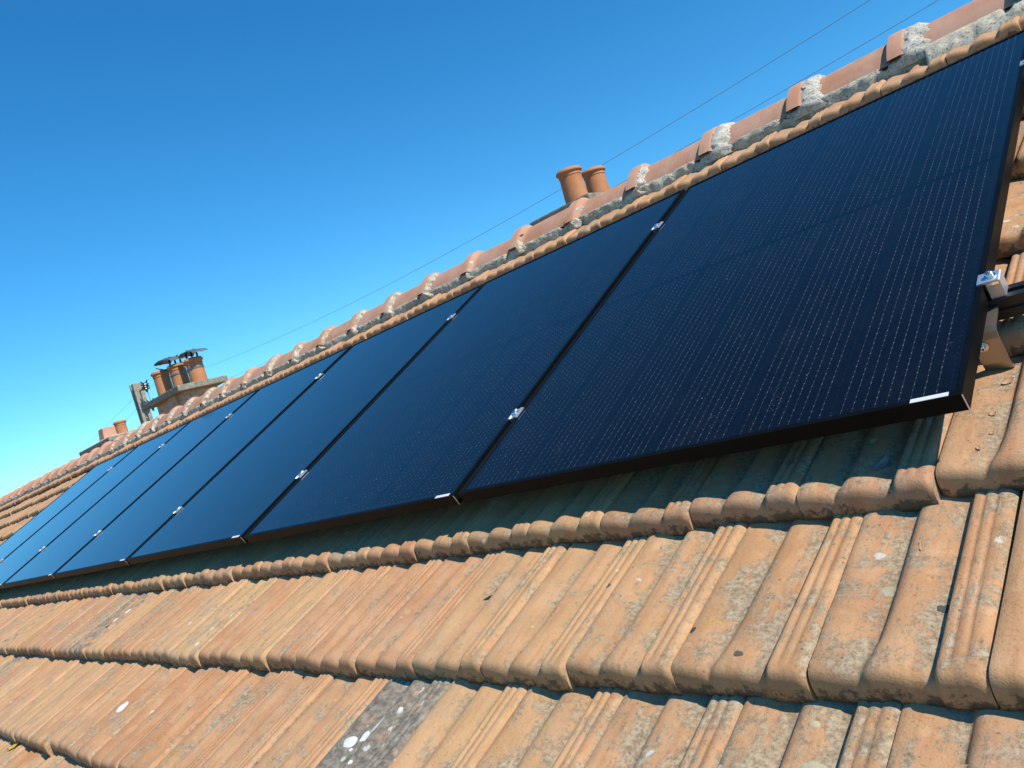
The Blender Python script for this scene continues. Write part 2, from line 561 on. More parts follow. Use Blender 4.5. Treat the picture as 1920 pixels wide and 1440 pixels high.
# the wave softens towards the lip
LIPZ = np.array([np.average(PZ[PX < 0.725], weights=np.exp(-((PX[PX < 0.725] - min(x, 0.70)) / 0.075) ** 2)) for x in PX])
TILT = 0.118
XS_LOW = np.array([0, 3, 6, 9, 11, 14, 17, 20, 23, 25, 27, 29, 32, 35, 38, 40])
YS_LOW = np.array([0, 2, 4, 6, 8, 12, 15])


def tile_arrays(low=False, ymax=9.0):
    """verts (n,3) in tile frame: origin at the left end of the lip's foot, and attributes"""
    xi = XS_LOW if low else np.arange(len(PX))
    yi = YS_LOW if low else np.arange(len(YR))
    gx = 0.0022
    cols = [PX[i] for i in xi]
    hz_g = [PZ[i] for i in xi]
    hz_l = [LIPZ[i] for i in xi]
    hz_s = [SMOOTHZ[i] if PX[i] > 0.72 else PZ[i] for i in xi]
    amp = rng.uniform(0.88, 1.1)
    bumpamp = rng.uniform(0.8, 1.12)
    crease = rng.uniform(-0.02, 0.02)
    bow = rng.normal(0, 0.0012)
    sd = rng.uniform(0, 90)
    V, TL = [], []
    nx = len(xi) + 4
    for j in yi:
        y = min(YR[j], ymax)
        gfac = min(max((y - 0.02) / 0.03, 0), 1)
        row, tl = [], []
        for q in range(len(xi)):
            x = cols[q]
            z = hz_g[q] * gfac + hz_s[q] * (1 - gfac)
            if x < 0.72:
                lf = 0.42 * max(0, 1 - y / 0.085) ** 1.3 * min(1, (0.72 - x) / 0.06)
                z = z * (1 - lf) + hz_l[q] * lf
            if 0.30 < x < 0.68:
                z *= bumpamp
            z *= amp
            xx = x
            # the roll fans out towards the lip
            if 0.28 < x < 0.5:
                xx = x + (crease - 0.075 * max(0, 1 - y / 0.095) ** 1.5) * math.sin((x - 0.28) / 0.22 * math.pi)
            nose = DROP[j]
            # foot of the lip is level whatever the profile does
            k = min(max(-nose / 0.040, 0), 1)
            zz = z * (1 - 0.55 * k) + nose + 0.040
            zz += bow * math.sin(math.pi * x)
            zz += 0.0011 * mnoise.noise((xx * 9 + sd, y * 22, sd)) + (0.0006 * mnoise.noise((xx * 55 + sd, y * 160, sd)) if not low else 0)
            yy = y - (0.0022 * k * mnoise.noise((xx * 14, sd, y * 30)))
            if x > 0.735:
                yy = y - 0.003
            row.append((gx / 2 + xx * (TW - gx), yy, zz - y * TILT))
            tl.append((x, y * 1000.0, z * 1000))
        # skirts down both sides, own vertices so that the edge stays crisp
        a, b = row[0], row[-1]
        yb = a[1]
        base0 = min(a[2], -y * TILT + 0.0) - 0.004
        left = [(a[0], a[1], base0 - 0.014 if DROP[j] == 0 else min(a[2] - 0.001, -0.001 - y * TILT)), a]
        right = [b, (b[0], b[1], left[0][2])]
        V += left + row + right
        TL += [tl[0], tl[0]] + tl + [tl[-1], tl[-1]]
    F = []
    ny = len(yi)
    for j in range(ny - 1):
        for i in range(nx - 1):
            if i == 1 or i == nx - 3:
                continue
            p = j * nx + i
            F.append((p, p + 1, p + nx + 1, p + nx))
    # underside of the lip
    n0 = len(V)
    for i in range(nx):
        x, y, z = V[i]
        V.append((x, 0.03, z - 0.03 * TILT))
        TL.append((TL[i][0], 30.0, TL[i][2]))
    for i in range(nx - 1):
        F.append((n0 + i, n0 + i + 1, i + 1, i))
    return np.array(V), F, np.array(TL)


AGED = {(-2, -5): 0.88, (-1, -16): 0.66, (-2, -20): 0.6, (-1, -3): 0.30, (-1, -11): 0.45, (-2, -1): 0.42, (-2, -2): 0.22, (-3, -8): 0.5, (-1, -22): 0.55, (-1, -18): 0.4,
        (0, 0): 0.30, (2, 0): 0.45, (-1, -12): 0.3, (-2, 0): 0.3, (-1, 0): 0.05, (-1, -1): 0.12, (-1, -2): 0.1, (-3, -14): 0.2, (3, 0): 0.5, (-1, -19): 0.35}
TINTS = {(-1, -9): (.2, .75, .2), (-1, -4): (.3, .6, .35), (-1, -5): (.3, .65, .35), (-2, -4): (.1, .75, .3), (-2, -3): (.1, .55, .55), (-1, -2): (.2, .35, .5), (-1, -1): (.35, .25, .6),
         (-1, -3): (.2, .5, .5), (-1, 0): (.1, .5, .2), (0, 0): (.8, .25, .3), (-2, 0): (.5, .3, .5), (-1, -6): (.7, .1, .3), (-1, -7): (.65, .1, .3), (-1, -8): (.8, .15, .3),
         (-1, -15): (.2, .7, .3), (-2, -1): (.4, .3, .7), (-2, -2): (.3, .3, .6)}


def tile_attrs(k, i):
    if (k, i) in TINTS:
        tint = TINTS[(k, i)]
    elif k >= 6:
        tint = (rng.uniform(0.2, 0.9), rng.uniform(0, 0.35), rng.uniform(0, 0.25))
    else:
        tint = (rng.uniform(0, 1), max(0, rng.normal(0.25, 0.32)), rng.uniform(0.05, 0.7))
    ag = AGED.get((k, i), max(0.0, rng.normal(-0.02, 0.19)))
    return tint, ag


def tile_mesh(name, V, F, RP, TL, TI, AG):
    me = bpy.data.meshes.new(name)
    V = np.asarray(V, dtype=np.float32)
    F = np.asarray(F, dtype=np.int32)
    me.vertices.add(len(V))
    me.vertices.foreach_set('co', V.ravel())
    me.loops.add(len(F) * 4)
    me.loops.foreach_set('vertex_index', F.ravel())
    me.polygons.add(len(F))
    me.polygons.foreach_set('loop_start', np.arange(0, len(F) * 4, 4, dtype=np.int32))
    me.polygons.foreach_set('use_smooth', np.ones(len(F), dtype=bool))
    me.update(calc_edges=True)
    for nm, arr in (('rp', RP), ('tl', TL), ('tint', TI)):
        a = me.attributes.new(nm, 'FLOAT_VECTOR', 'POINT')
        a.data.foreach_set('vector', np.asarray(arr, dtype=np.float32).ravel())
    a = me.attributes.new('aged', 'FLOAT', 'POINT')
    a.data.foreach_set('value', np.asarray(AG, dtype=np.float32).ravel())
    me.materials.append(M_TILE)
    me.validate()
    return me


tiles = []
for k in range(K_MIN, K_MAX + 1):
    off = -0.068 if k % 2 == 0 else 0.036
    i0 = int(math.floor((U_MIN - off) / TW))
    i1 = int(math.floor((U_MAX - off) / TW))
    for i in range(i0, i1):
        v = V_A + GA * k - (0.050 if k == K_MAX else 0.0)
        tiles.append((k, i, off + TW * i, v))

camv = np.array([0.377, -1.037, 0.72])
Ccw = CR @ (-camv)


def proj(u, v, n):
    X = CR @ (np.array([u, v, n]) - camv)
    if X[2] < 0.05:
        return None
    return 960 + 1521 * X[0] / X[2], 720 + 1521 * X[1] / X[2], X[2]


def visible_size(t):
    k, i, u, v = t
    best = 0
    for du in (0.02, .1, .2):
        for dv in (0.0, .15, .3):
            p = proj(u + du, v + dv, -0.10)
            if p and -20 < p[0] < 1940 and -20 < p[1] < 1460:
                if u + du < -0.04 and 0.12 < v + dv < 1.85 and u + du > -8.1:
                    continue
                best = max(best, 1.0 / p[2])
    return best


order = sorted(tiles, key=lambda t: -visible_size(t))
NEAR = set((t[0], t[1]) for t in order[:100] if visible_size(t) > 0)

TILE_LABELS = {(-2, -5): 'dark grey weathered tile with two white splashes', (-1, -16): 'dark grey tile streaked with white droppings',
               (-2, -20): 'grey lichen covered tile', (0, 0): 'pinkish tile with grey lichen and small blisters'}

NEAR_OBJ = []
accV, accF, accRP, accTL, accTI, accAG, nb = [], [], [], [], [], [], 0
for (k, i, u, v) in tiles:
    near = (k, i) in NEAR
    V, F, TL = tile_arrays(low=(not near and (u < -9 or u > 0.6 or (k > 0 and k < 6 and u < -0.1))), ymax=VAP - 0.03 - v)
    tint, ag = tile_attrs(k, i)
    seed = np.array([rng.uniform(0, 40), rng.uniform(0, 40), 0])
    RP = V + seed
    du, dv, dn = rng.normal(0, 0.0013), rng.normal(0, 0.0038), rng.normal(0, 0.0014)
    yaw, roll, pit = rng.normal(0, 0.0085), rng.normal(0, 0.008), rng.normal(0, 0.004)
    if k == 0 and i == -12:
        dv, yaw = -0.012, 0.03
    L = Matrix.Translation((u + du, v + dv, lip_n(v) + dn)) @ Matrix.Rotation(yaw, 4, 'Z') @ Matrix.Rotation(roll, 4, 'Y') @ Matrix.Rotation(pit, 4, 'X')
    n = len(V)
    TI = np.tile(np.array(tint), (n, 1))
    AG = np.full(n, ag)
    if near:
        o = link('roof_tile', tile_mesh('roof_tile', V, F, RP, TL, TI, AG), house, ROOF @ L)
        NEAR_OBJ.append((o, L, V, F))
        if (k, i) in TILE_LABELS:
            o['label'] = TILE_LABELS[(k, i)]
    else:
        Ln = np.array(L)
        accV.append(V @ Ln[:3, :3].T + Ln[:3, 3])
        accF.append(np.array(F) + nb)
        accRP.append(RP)
        accTL.append(TL)
        accTI.append(TI)
        accAG.append(AG)
        nb += n
rest = link('roof_tiles', tile_mesh('roof_tiles', np.concatenate(accV), np.concatenate(accF), np.concatenate(accRP), np.concatenate(accTL), np.concatenate(accTI), np.concatenate(accAG)), house, ROOF)
rest['kind'] = 'stuff'

# crustose lichen rosettes and bird splashes: thin crusts grown on their tile, following its surface
from mathutils.bvhtree import BVHTree
M_SPLASH = mat_simple('white_splash', (0.66, 0.65, 0.60), 0.9, 0, 0.5, 0.2, 0.25, (0.40, 0.38, 0.32))
M_PALE_L = mat_simple('pale_lichen', (0.47, 0.41, 0.27), 0.95, 0, 0.6, 0.2, 0.3, (0.40, 0.29, 0.09))
M_DARK_L = mat_simple('dark_lichen', (0.10, 0.10, 0.085), 0.95, 0, 0.6, 0.2, 0.4, (0.17, 0.165, 0.14))
SPOTS = [('bird_splash', -1.091, -.586, .017, .013, M_SPLASH), ('bird_splash', -1.050, -.543, .014, .030, M_SPLASH), ('bird_splash', -1.066, -.566, .010, .014, M_SPLASH),
         ('bird_splash', -1.015, -.50, .005, .006, M_SPLASH), ('bird_splash', -1.075, -.60, .004, .004, M_SPLASH), ('bird_splash', -0.985, -.56, .005, .004, M_SPLASH),
         ('bird_splash', -1.03, -.63, .006, .005, M_SPLASH), ('bird_splash', -2.371, -.594, .014, .022, M_SPLASH), ('bird_splash', -3.19, -.20, .010, .020, M_SPLASH),
         ('bird_splash', -3.17, -.15, .008, .016, M_SPLASH), ('bird_splash', -3.215, -.25, .007, .012, M_SPLASH), ('bird_splash', -4.19, -.50, .012, .026, M_SPLASH),
         ('lichen_rosette', -.106, -.257, .0125, .0100, M_PALE_L), ('lichen_rosette', -.173, -.459, .008, .006, M_PALE_L), ('lichen_rosette', -.155, -.524, .016, .013, M_PALE_L),
         ('lichen_rosette', -.177, -.298, .0085, .0095, M_DARK_L), ('lichen_rosette', -.03, -.295, .009, .0075, M_DARK_L), ('lichen_rosette', -.287, -.38, .008, .006, M_DARK_L),
         ('lichen_rosette', -.384, -.334, .005, .007, M_DARK_L), ('lichen_rosette', -.62, -.22, .006, .006, M_DARK_L), ('lichen_rosette', -.52, -.16, .007, .005, M_PALE_L)]
for q, (nm, su, sv, ru, rv, m_) in enumerate(SPOTS):
    for o, L, V, F in NEAR_OBJ:
        Lo = L.inverted() @ Vector((su, sv, 0))
        if not (0.004 < Lo.x < TW - 0.004 and 0.0 < Lo.y < 0.34):
            continue
        bvh = BVHTree.FromPolygons([tuple(p) for p in V], F)
        nr, na = 6, 28
        vs_, ok = [], True
        for a in range(nr + 1):
            for b in range(na if a else 1):
                an = 2 * math.pi * b / na
                f = (a / nr) * (1 + 0.28 * mnoise.noise((math.cos(an) * 1.3, math.sin(an) * 1.3, q * 3.7)) + 0.14 * mnoise.noise((math.cos(an) * 5, math.sin(an) * 5, q * 1.9)))
                x, y = Lo.x + ru * f * math.cos(an), Lo.y + rv * f * math.sin(an)
                hit = bvh.ray_cast(Vector((x, y, 0.2)), Vector((0, 0, -1)))
                if hit[0] is None:
                    hz = vs_[-1][2] if vs_ else 0
                else:
                    hz = hit[0].z
                vs_.append((x, y, hz + (0.0011 * (1 - 0.75 * (a / nr) ** 3) if a < nr else -0.0002)))
        fs_ = [(0, 1 + b, 1 + (b + 1) % na) for b in range(na)]
        for a in range(1, nr):
            for b in range(na):
                p0, p1 = 1 + (a - 1) * na, 1 + a * na
                fs_.append((p0 + b, p1 + b, p1 + (b + 1) % na, p0 + (b + 1) % na))
        link(nm, mesh(nm, vs_, fs_, m_, True), o, WORLD[o.name])
        break

# rear slope, seen only from elsewhere: the same tiles, coarse
accV, accF, accRP, accTL, accTI, accAG, nb = [], [], [], [], [], [], 0
apex = world(0, VAP, NAP)
REAR = Matrix.Translation((0, apex.y, 0)) @ Matrix.Rotation(math.pi, 4, 'Z') @ Matrix.Translation((0, -apex.y, 0)) @ ROOF
for k in range(-4, K_MAX + 1):
    off = -0.068 if k % 2 == 0 else 0.036
    for i in range(int(-U_MAX / TW) + 1, int(-U_MIN / TW)):
        v = V_A + GA * k
        V, F, TL = tile_arrays(low=True, ymax=VAP - 0.03 - v)
        tint, ag = tile_attrs(k + 50, i)
        seed = np.array([rng.uniform(0, 40), rng.uniform(0, 40), 0])
        accV.append(V + np.array([off + TW * i, v, lip_n(v)]))
        accF.append(np.array(F) + nb)
        accRP.append(V + seed)
        accTL.append(TL)
        accTI.append(np.tile(np.array(tint), (len(V), 1)))
        accAG.append(np.full(len(V), ag))
        nb += len(V)
rear = link('rear_roof_tiles', tile_mesh('rear_roof_tiles', np.concatenate(accV), np.concatenate(accF), np.concatenate(accRP), np.concatenate(accTL), np.concatenate(accTI), np.concatenate(accAG)), house, REAR)
rear['kind'] = 'stuff'

# roof deck under the tiles and the walls below
V_EAVE = V_A + GA * K_MIN
d = MB()
pf = world(0, V_EAVE + 0.05, -0.22)
pr = 2 * apex.y - pf.y
za, zt = pf.z, apex.z - 0.13
poly = [(pf.y, za), (apex.y, zt), (pr, za), (pr, za - 0.06), (apex.y, zt - 0.07), (pf.y, za - 0.06)]
n = len(poly)
vs_ = [(U_MIN + 0.12, y, z) for y, z in poly] + [(U_MAX - 0.12, y, z) for y, z in poly]
d.add(vs_, [(i, (i + 1) % n, n + (i + 1) % n, n + i) for i in range(n)] + [tuple(range(n)), tuple(range(n, 2 * n))[::-1]])
d.build('roof_deck', M_WOOD, house)
wl = MB()
yf, yr_ = pf.y + 0.28, pr - 0.28
zi = za + 0.28 * math.tan(PITCH) - 0.10
wl.add([(U_MIN + .3, yf, 0), (U_MIN + .3, yr_, 0), (U_MIN + .3, yr_, zi), (U_MIN + .3, apex.y, zt - 0.1), (U_MIN + .3, yf, zi),
        (U_MAX - .3, yf, 0), (U_MAX - .3, yr_, 0), (U_MAX - .3, yr_, zi), (U_MAX - .3, apex.y, zt - 0.1), (U_MAX - .3, yf, zi)],
       [(0, 1, 2, 3, 4), (5, 9, 8, 7, 6), (0, 4, 9, 5), (1, 6, 7, 2)])
wl.build('wall', M_WALL, house)

# ------------------------------------------------------------------ ridge
RP_H = [(-.124, -.012), (-.112, .006), (-.097, .024), (-.080, .042), (-.063, .057), (-.046, .070), (-.030, .080), (-.014, .086), (0, .088)]
RP_H = RP_H + [(-x, z) for x, z in RP_H[:-1][::-1]]
R_PITCH, R_U0 = 0.396, -0.474


def ridge_normals():
    P = np.array(RP_H)
    T = np.gradient(P, axis=0)
    N = np.stack([-T[:, 1], T[:, 0]], 1)
    return N / np.linalg.norm(N, axis=1)[:, None]


RN = ridge_normals()
RPA = np.array(RP_H)
j0, j1 = int((U_MIN - R_U0) / R_PITCH), int((U_MAX - R_U0) / R_PITCH)
ridge_idx = list(range(j0, j1 + 1))
for jj in ridge_idx:
    uu = R_U0 + R_PITCH * jj
    far = uu < -8.8
    # (distance along, outward offset) - raised collar at the left end
    secs = [(0.0, 0.004), (0.0, 0.021), (0.003, 0.0245), (0.05, 0.0245), (0.058, 0.021), (0.070, 0.006), (0.078, 0.001), (0.10, 0.0), (0.2, 0.0), (0.3, -0.001), (R_PITCH + 0.035, -0.002)]
    V, F = [], []
    m = len(RPA)
    lift = rng.normal(0, 0.003) + (0.0 if not far else 0.004)
    tilt = rng.normal(0, 0.006) - (0.035 if far else 0.0)
    for s, off in secs:
        P = RPA + RN * off
        for a, (h, z) in enumerate(P):
            V.append((s, h + rng.normal(0, 0.0003), z + lift + (0.10 - s) * (-tilt)))
    for a in range(len(secs) - 1):
        for b in range(m - 1):
            p = a * m + b
            F.append((p, p + m, p + m + 1, p + 1))
    mw = Matrix.Translation((uu + rng.normal(0, 0.004), apex.y, apex.z)) @ Matrix.Rotation(rng.normal(0, 0.006), 4, 'Z')
    me = mesh('ridge_tile', V, F, M_RIDGE, True)
    ro = link('ridge_tile', me, house, mw)
    autosmooth(ro, 40)
    # mortar smeared over the collar's step
    if uu > -9.0:
        big = 1.0 if jj >= -3 else (0.55 if rng.random() < 0.55 else 0.25)
        if jj in (-3,):
            big = 0.45
        if jj in (-4, -5, -6):
            big = 0.12
        if jj in (-7, -8):
            big = 0.6
        us = np.linspace(0.030, 0.045 + 0.085 * max(big, .35), 16)
        V, F = [], []
        top = 8 if big > 0.5 else (7 if big > 0.2 else 4)
        fr = np.linspace(-1.6, top, 30)
        for a, s in enumerate(us):
            for b, t in enumerate(fr):
                f0 = max(0, int(min(math.floor(t), m - 2)))
                ft = t - f0
                P = RPA[f0] * (1 - ft) + RPA[f0 + 1] * ft
                N = RN[f0] * (1 - ft) + RN[f0 + 1] * ft
                e = math.sin(math.pi * a / (len(us) - 1)) ** 0.5
                e *= min(1, (fr[-1] - t) * 1.1) ** 0.6 if t < fr[-1] else 0
                e *= min(1, (t + 1.6) * 0.9) ** 0.6 if t < 0 else 1
                nz = mnoise.noise((uu * 31 + s * 45, t * 1.6, jj * 1.7)) * 0.5 + mnoise.noise((uu * 31 + s * 160, t * 6, jj)) * 0.3
                wob = 0.030 * mnoise.noise((t * 0.9, jj * 3.1, a * 0.12)) + 0.008 * mnoise.noise((t * 2.0, jj * 1.3, a * 0.2))
                off = -0.007 + e * (0.028 + 0.008 * nz)
                q = P + N * off
                V.append((s + wob + (0.02 * (1 - t / 8) if a == len(us) - 1 else 0), q[0], q[1] + lift))
        nf = len(fr)
        for a in range(len(us) - 1):
            for b in range(nf - 1):
                p = a * nf + b
                F.append((p, p + nf, p + nf + 1, p + 1))
        link('mortar_patch', mesh('mortar_patch', V, F, M_MORTAR_W if jj >= -3 else M_MORTAR, True), ro, mw)

# mortar bedding along the foot of the ridge tiles
du_ = 0.010
UU = np.arange(U_MIN + 0.05, U_MAX - 0.05, du_)
nc = 12
V, F = [], []
offk = -0.068 + 0.0
for a, uu in enumerate(UU):
    fx = ((uu - offk) / TW) % 1.0
    prof = float(np.interp(fx, PX, PZ))
    big = mnoise.noise((uu * 2.3, 3.1, 0)) * 0.5 + mnoise.noise((uu * 7.0, 1.1, 4)) * 0.35 + mnoise.noise((uu * 22, 5.1, 4)) * 0.2
    if uu > -0.35:
        low = 0.085 + 0.035 * big
    else:
        low = 0.008 + 0.038 * big
    # foot of the bed in roof coordinates: creeps further down the valleys between the rolls
    vfoot = 2.118 - low - 0.014 * (1 - prof / 0.02)
    vtile = V_A + GA * K_MAX - 0.050
    nfoot = lip_n(vtile) + 0.039 + prof - (vfoot - vtile) * TILT - 0.004
    foot = (vfoot * CO - nfoot * SI - apex.y, vfoot * SI + nfoot * CO + Z0 - apex.z)
    head = (-0.119, 0.0)
    for b in range(nc):
        t = b / (nc - 1)
        h = foot[0] * (1 - t) + head[0] * t
        z = foot[1] * (1 - t) + head[1] * t
        bul = math.sin(math.pi * min(1, t * 1.05)) ** 0.7 * 0.013
        nz = mnoise.noise((uu * 38, t * 2.2, 0.3)) * 0.6 + mnoise.noise((uu * 110, t * 7, 1.3)) * 0.4
        o_ = bul * (1 + 1.1 * nz)
        # dark hollows where mortar has fallen out just left of a collar
        ph = ((uu - R_U0) / R_PITCH) % 1.0
        if 0.89 < ph < 0.985 and t > 0.45:
            o_ -= 0.018 * min(1, (t - 0.45) * 4) * math.sin((ph - 0.89) / 0.095 * math.pi)
        V.append((uu, apex.y + h - 0.55 * o_, apex.z + z + 0.83 * o_))
for a in range(len(UU) - 1):
    for b in range(nc - 1):
        p = a * nc + b
        F.append((p, p + nc, p + nc + 1, p + 1))
bed = link('ridge_mortar', mesh('ridge_mortar', V, F, M_MORTAR, True), house)


# ------------------------------------------------------------------ chimneys
def pot_profile(h, r, rim=0.024, taper=0.9):
    rt = r * taper
    return [(r * 1.0, 0), (r * 0.985, h * 0.3), (rt * 1.01, h * 0.7), (rt, h - 0.072), (rt + 0.005, h - 0.068), (rt + 0.005, h - 0.052), (rt + 0.004, h - 0.048),
            (rt + rim, h - 0.036), (rt + rim + 0.005, h - 0.031), (rt + rim + 0.005, h - 0.021), (rt + rim - 0.002, h - 0.012), (rt + 0.006, h), (rt - 0.008, h), (rt - 0.018, h - 0.012), (rt - 0.02, h - 0.3)]


def pot(parent, x, y, z, h, r, mat=M_POT, taper=0.92, name='chimney_pot', rim=0.024, lean=0.0):
    m_ = MB()
    m_.lathe(pot_profile(h, r, rim, taper), 40, wob=0.006)
    o = m_.build(name, mat, parent, Matrix.Translation((x, y, z)) @ Matrix.Rotation(lean, 4, 'Y'), True)
    autosmooth(o, 50)
    return o


def lumpy_slab(x0, x1, y0, y1, z0, z1, bev=0.012):
    m_ = MB()
    m_.box(x0, x1, y0, y1, z0, z1, bev)
    return m_


# chimney with two plain pots, on the rear slope
NX, NY = -4.02, 4.75
nzs = Z0 + 1.655
st = MB()
st.box(NX - 0.29, NX + 0.29, NY - 0.26, NY + 0.62, Z0 - 0.9, nzs - 0.10, 0.01)
ch1 = st.build('chimney', M_STACK, house)
sl_ = lumpy_slab(NX - 0.36, NX + 0.36, NY - 0.32, NY + 0.70, nzs - 0.10, nzs - 0.025, 0.015)
sl_.build('cap_slab', M_CONC, ch1)
pot(ch1, NX, NY, nzs - 0.02, 0.345, 0.111, rim=0.017)
pot(ch1, NX - 0.01, NY + 0.38, nzs - 0.02, 0.345, 0.108, rim=0.017)

# chimney with three pots and bent sheet cowls, just behind the ridge
fz = Z0 + 1.325
st = MB()
st.box(-8.88, -8.08, 2.56, 2.94, Z0 + 0.55, fz - 0.055, 0.012)
st.box(-8.45, -8.27, 2.52, 2.565, Z0 + 0.55, fz - 0.06, 0.008)
ch2 = st.build('chimney', M_STACK, house)
lumpy_slab(-8.97, -7.98, 2.46, 3.03, fz - 0.066, fz, 0.012).build('cap_slab', M_CONC, ch2)
POTS = [(-8.80, 2.68, 0.318, 0.090), (-8.48, 2.74, 0.308, 0.093), (-8.15, 2.79, 0.288, 0.090)]
po = []
for x, y, h, r in POTS:
    po.append(pot(ch2, x, y, fz - 0.01, h, r, taper=0.96, rim=0.014))


def cowl(cx, cy, z, lx, ly, rise, tilt, name='rain_cowl'):
    """bent sheet over a pot: two sagging wings from a fold, with thickness"""
    nx_, ny_ = 13, 9
    top, bot = [], []
    for j in range(ny_):
        for i in range(nx_):
            a, b = -1 + 2 * i / (nx_ - 1), -1 + 2 * j / (ny_ - 1)
            x = a * lx
            y = b * ly
            zz = rise * (1 - abs(a) ** 1.4) * (1 - 0.45 * b * b) + tilt * a + 0.008 * mnoise.noise((a * 2.2 + cx, b * 2.2, 7))
            if abs(a) > 0.8:
                zz -= 0.02 * (abs(a) - 0.8) / 0.2
            top.append((cx + x, cy + y, z + zz))
            bot.append((cx + x, cy + y, z + zz - 0.007))
    fs = []
    N_ = nx_ * ny_
    for j in range(ny_ - 1):
        for i in range(nx_ - 1):
            p = j * nx_ + i
            fs.append((p, p + 1, p + nx_ + 1, p + nx_))
            fs.append((N_ + p, N_ + p + nx_, N_ + p + nx_ + 1, N_ + p + 1))
    rim_ = [i for i in range(nx_)] + [j * nx_ + nx_ - 1 for j in range(1, ny_)] + [(ny_ - 1) * nx_ + i for i in range(nx_ - 2, -1, -1)] + [j * nx_ for j in range(ny_ - 2, 0, -1)]
    for q in range(len(rim_)):
        p, r_ = rim_[q], rim_[(q + 1) % len(rim_)]
        fs.append((p, N_ + p, N_ + r_, r_))
    m_ = MB()
    m_.add(top + bot, fs)
    return m_


z2 = fz - 0.01 + 0.308
z3 = fz - 0.01 + 0.288
c1 = cowl(-8.58, 2.74, z2 + 0.082, 0.23, 0.10, 0.032, -0.024)
c1.build('rain_cowl', M_ZINC, ch2)
c2 = cowl(-8.13, 2.80, z3 + 0.066, 0.18, 0.09, 0.028, -0.014)
c2.build('rain_cowl', M_ZINC, ch2)
for (x, y, h, r), zt_, n_ in ((POTS[1], z2, 3), (POTS[2], z3, 3)):
    s_ = MB()
    for q in range(n_):
        a = 0.6 + q * 2.1
        px, py = x + math.cos(a) * (r * 0.72), y + math.sin(a) * (r * 0.72)
        s_.tube([(px, py, zt_ - 0.10), (px, py, zt_ + 0.045), (px * 0.6 + x * 0.4, py * 0.6 + y * 0.4, zt_ + 0.095)], 0.011, 6)
    s_.build('cowl_leg', M_RUST, ch2)
    b_ = MB()
    b_.lathe([(r * 0.97, -0.02), (r * 1.03, -0.018), (r * 1.03, 0.0), (r * 0.97, 0.002)], 32, (x, y, zt_ - 0.105))
    b_.build('cowl_strap', M_ZINC, ch2, smooth=False)
s_ = MB()
s_.tube([(-8.87, 2.68, z2 + 0.06), (-8.58, 2.70, z2 - 0.04)], 0.006, 6)
s_.build('cowl_stay', M_RUST, ch2)

# far chimney with an orange pot and a pale box flue
LZ = Z0 + 1.345
st = MB()
st.box(-13.15, -11.95, 3.08, 3.55, Z0 + 0.3, LZ - 0.08, 0.012)
ch3 = st.build('chimney', M_STACK, house)
lumpy_slab(-13.25, -11.85, 3.0, 3.62, LZ - 0.085, LZ - 0.02, 0.015).build('cap_slab', M_CONC, ch3)
pot(ch3, -12.10, 3.30, LZ - 0.03, 0.225, 0.080, taper=0.95, rim=0.014)
fl = MB()
fl.add([(x * s, y * s, z) for z, s in ((0, 0.115), (0.19, 0.092), (0.19, 0.075), (0.05, 0.075)) for x, y in ((-1, -1), (1, -1), (1, 1), (-1, 1))],
       [(i, (i + 1) % 4, 4 + (i + 1) % 4, 4 + i) for i in range(4)] + [(4 + i, 4 + (i + 1) % 4, 8 + (i + 1) % 4, 8 + i) for i in range(4)] +
       [(8 + i, 8 + (i + 1) % 4, 12 + (i + 1) % 4, 12 + i) for i in range(4)] + [(12, 13, 14, 15)])
fl.build('chimney_flue', M_POT_PALE, ch3, Matrix.Translation((-12.62, 3.28, LZ)))
V, F = [], []
for j in range(9):
    for i in range(15):
        a, b = -1 + 2 * i / 14, -1 + 2 * j / 8
        z = 0.065 * max(0, 1 - max(abs(a), abs(b)) ** 1.5) ** 0.6 + 0.02 * mnoise.noise((a * 3, b * 3, 2))
        V.append((-12.50 + a * 0.62, 3.32 + b * 0.30, LZ - 0.03 + z))
for j in range(8):
    for i in range(14):
        p = j * 15 + i
        F.append((p, p + 1, p + 16, p + 15))
link('mortar_flaunching', mesh('mortar_flaunching', V, F, M_MORTAR_W, True), ch3)


# ------------------------------------------------------------------ solar panels
def panel_parts():
    fr = MB()
    w2, h2 = PW / 2, PH / 2
    # each bar: outer wall, top lip over the glass, bottom flange - butted, not overlapping
    tz, th = 0.0, 0.0022
    for sx in (-1, 1):
        poly = [(0, 0), (0, -PT), (0.022, -PT), (0.022, -PT + .002), (.002, -PT + .002), (.002, -.006), (LIP, -.006), (LIP, -.0012), (LIP - .0012, 0)]
        pp = [(sx * (w2 - x), z) for x, z in poly]
        if sx > 0:
            pp = pp[::-1]
        fr.prism(pp, -h2 + 0.0004, h2 - 0.0004)
    for sy in (-1, 1):
        e = 0.0002
        poly = [(0, -e), (0, -PT + e), (0.022, -PT + e), (0.022, -PT + .002), (.002, -PT + .002), (.002, -.006), (LIP, -.006), (LIP, -.0012), (LIP - .0012, -e)]
        n = len(poly)
        vs = []
        for xx in (-w2 + 0.0021, w2 - 0.0021):
            for (y, z) in poly:
                vs.append((xx, sy * (h2 - y), z))
        fr.add(vs, [(i, (i + 1) % n, n + (i + 1) % n, n + i) for i in range(n)] + [tuple(range(n)), tuple(range(n, 2 * n))])
    gl = MB()
    gl.box(-w2 + .0025, w2 - .0025, -h2 + .0025, h2 - .0025, -0.0058, -0.0025)
    stk = MB()
    stk.box(w2 - 0.073, w2 - 0.019, -h2 + 0.0015, -h2 + 0.0105, -0.0001, 0.0006)
    cor = MB()
    cor.box(w2 - 0.0012, w2 + 0.0003, -h2 - 0.0007, -h2 + 0.0003, -PT, -0.001)
    return fr, gl, stk, cor


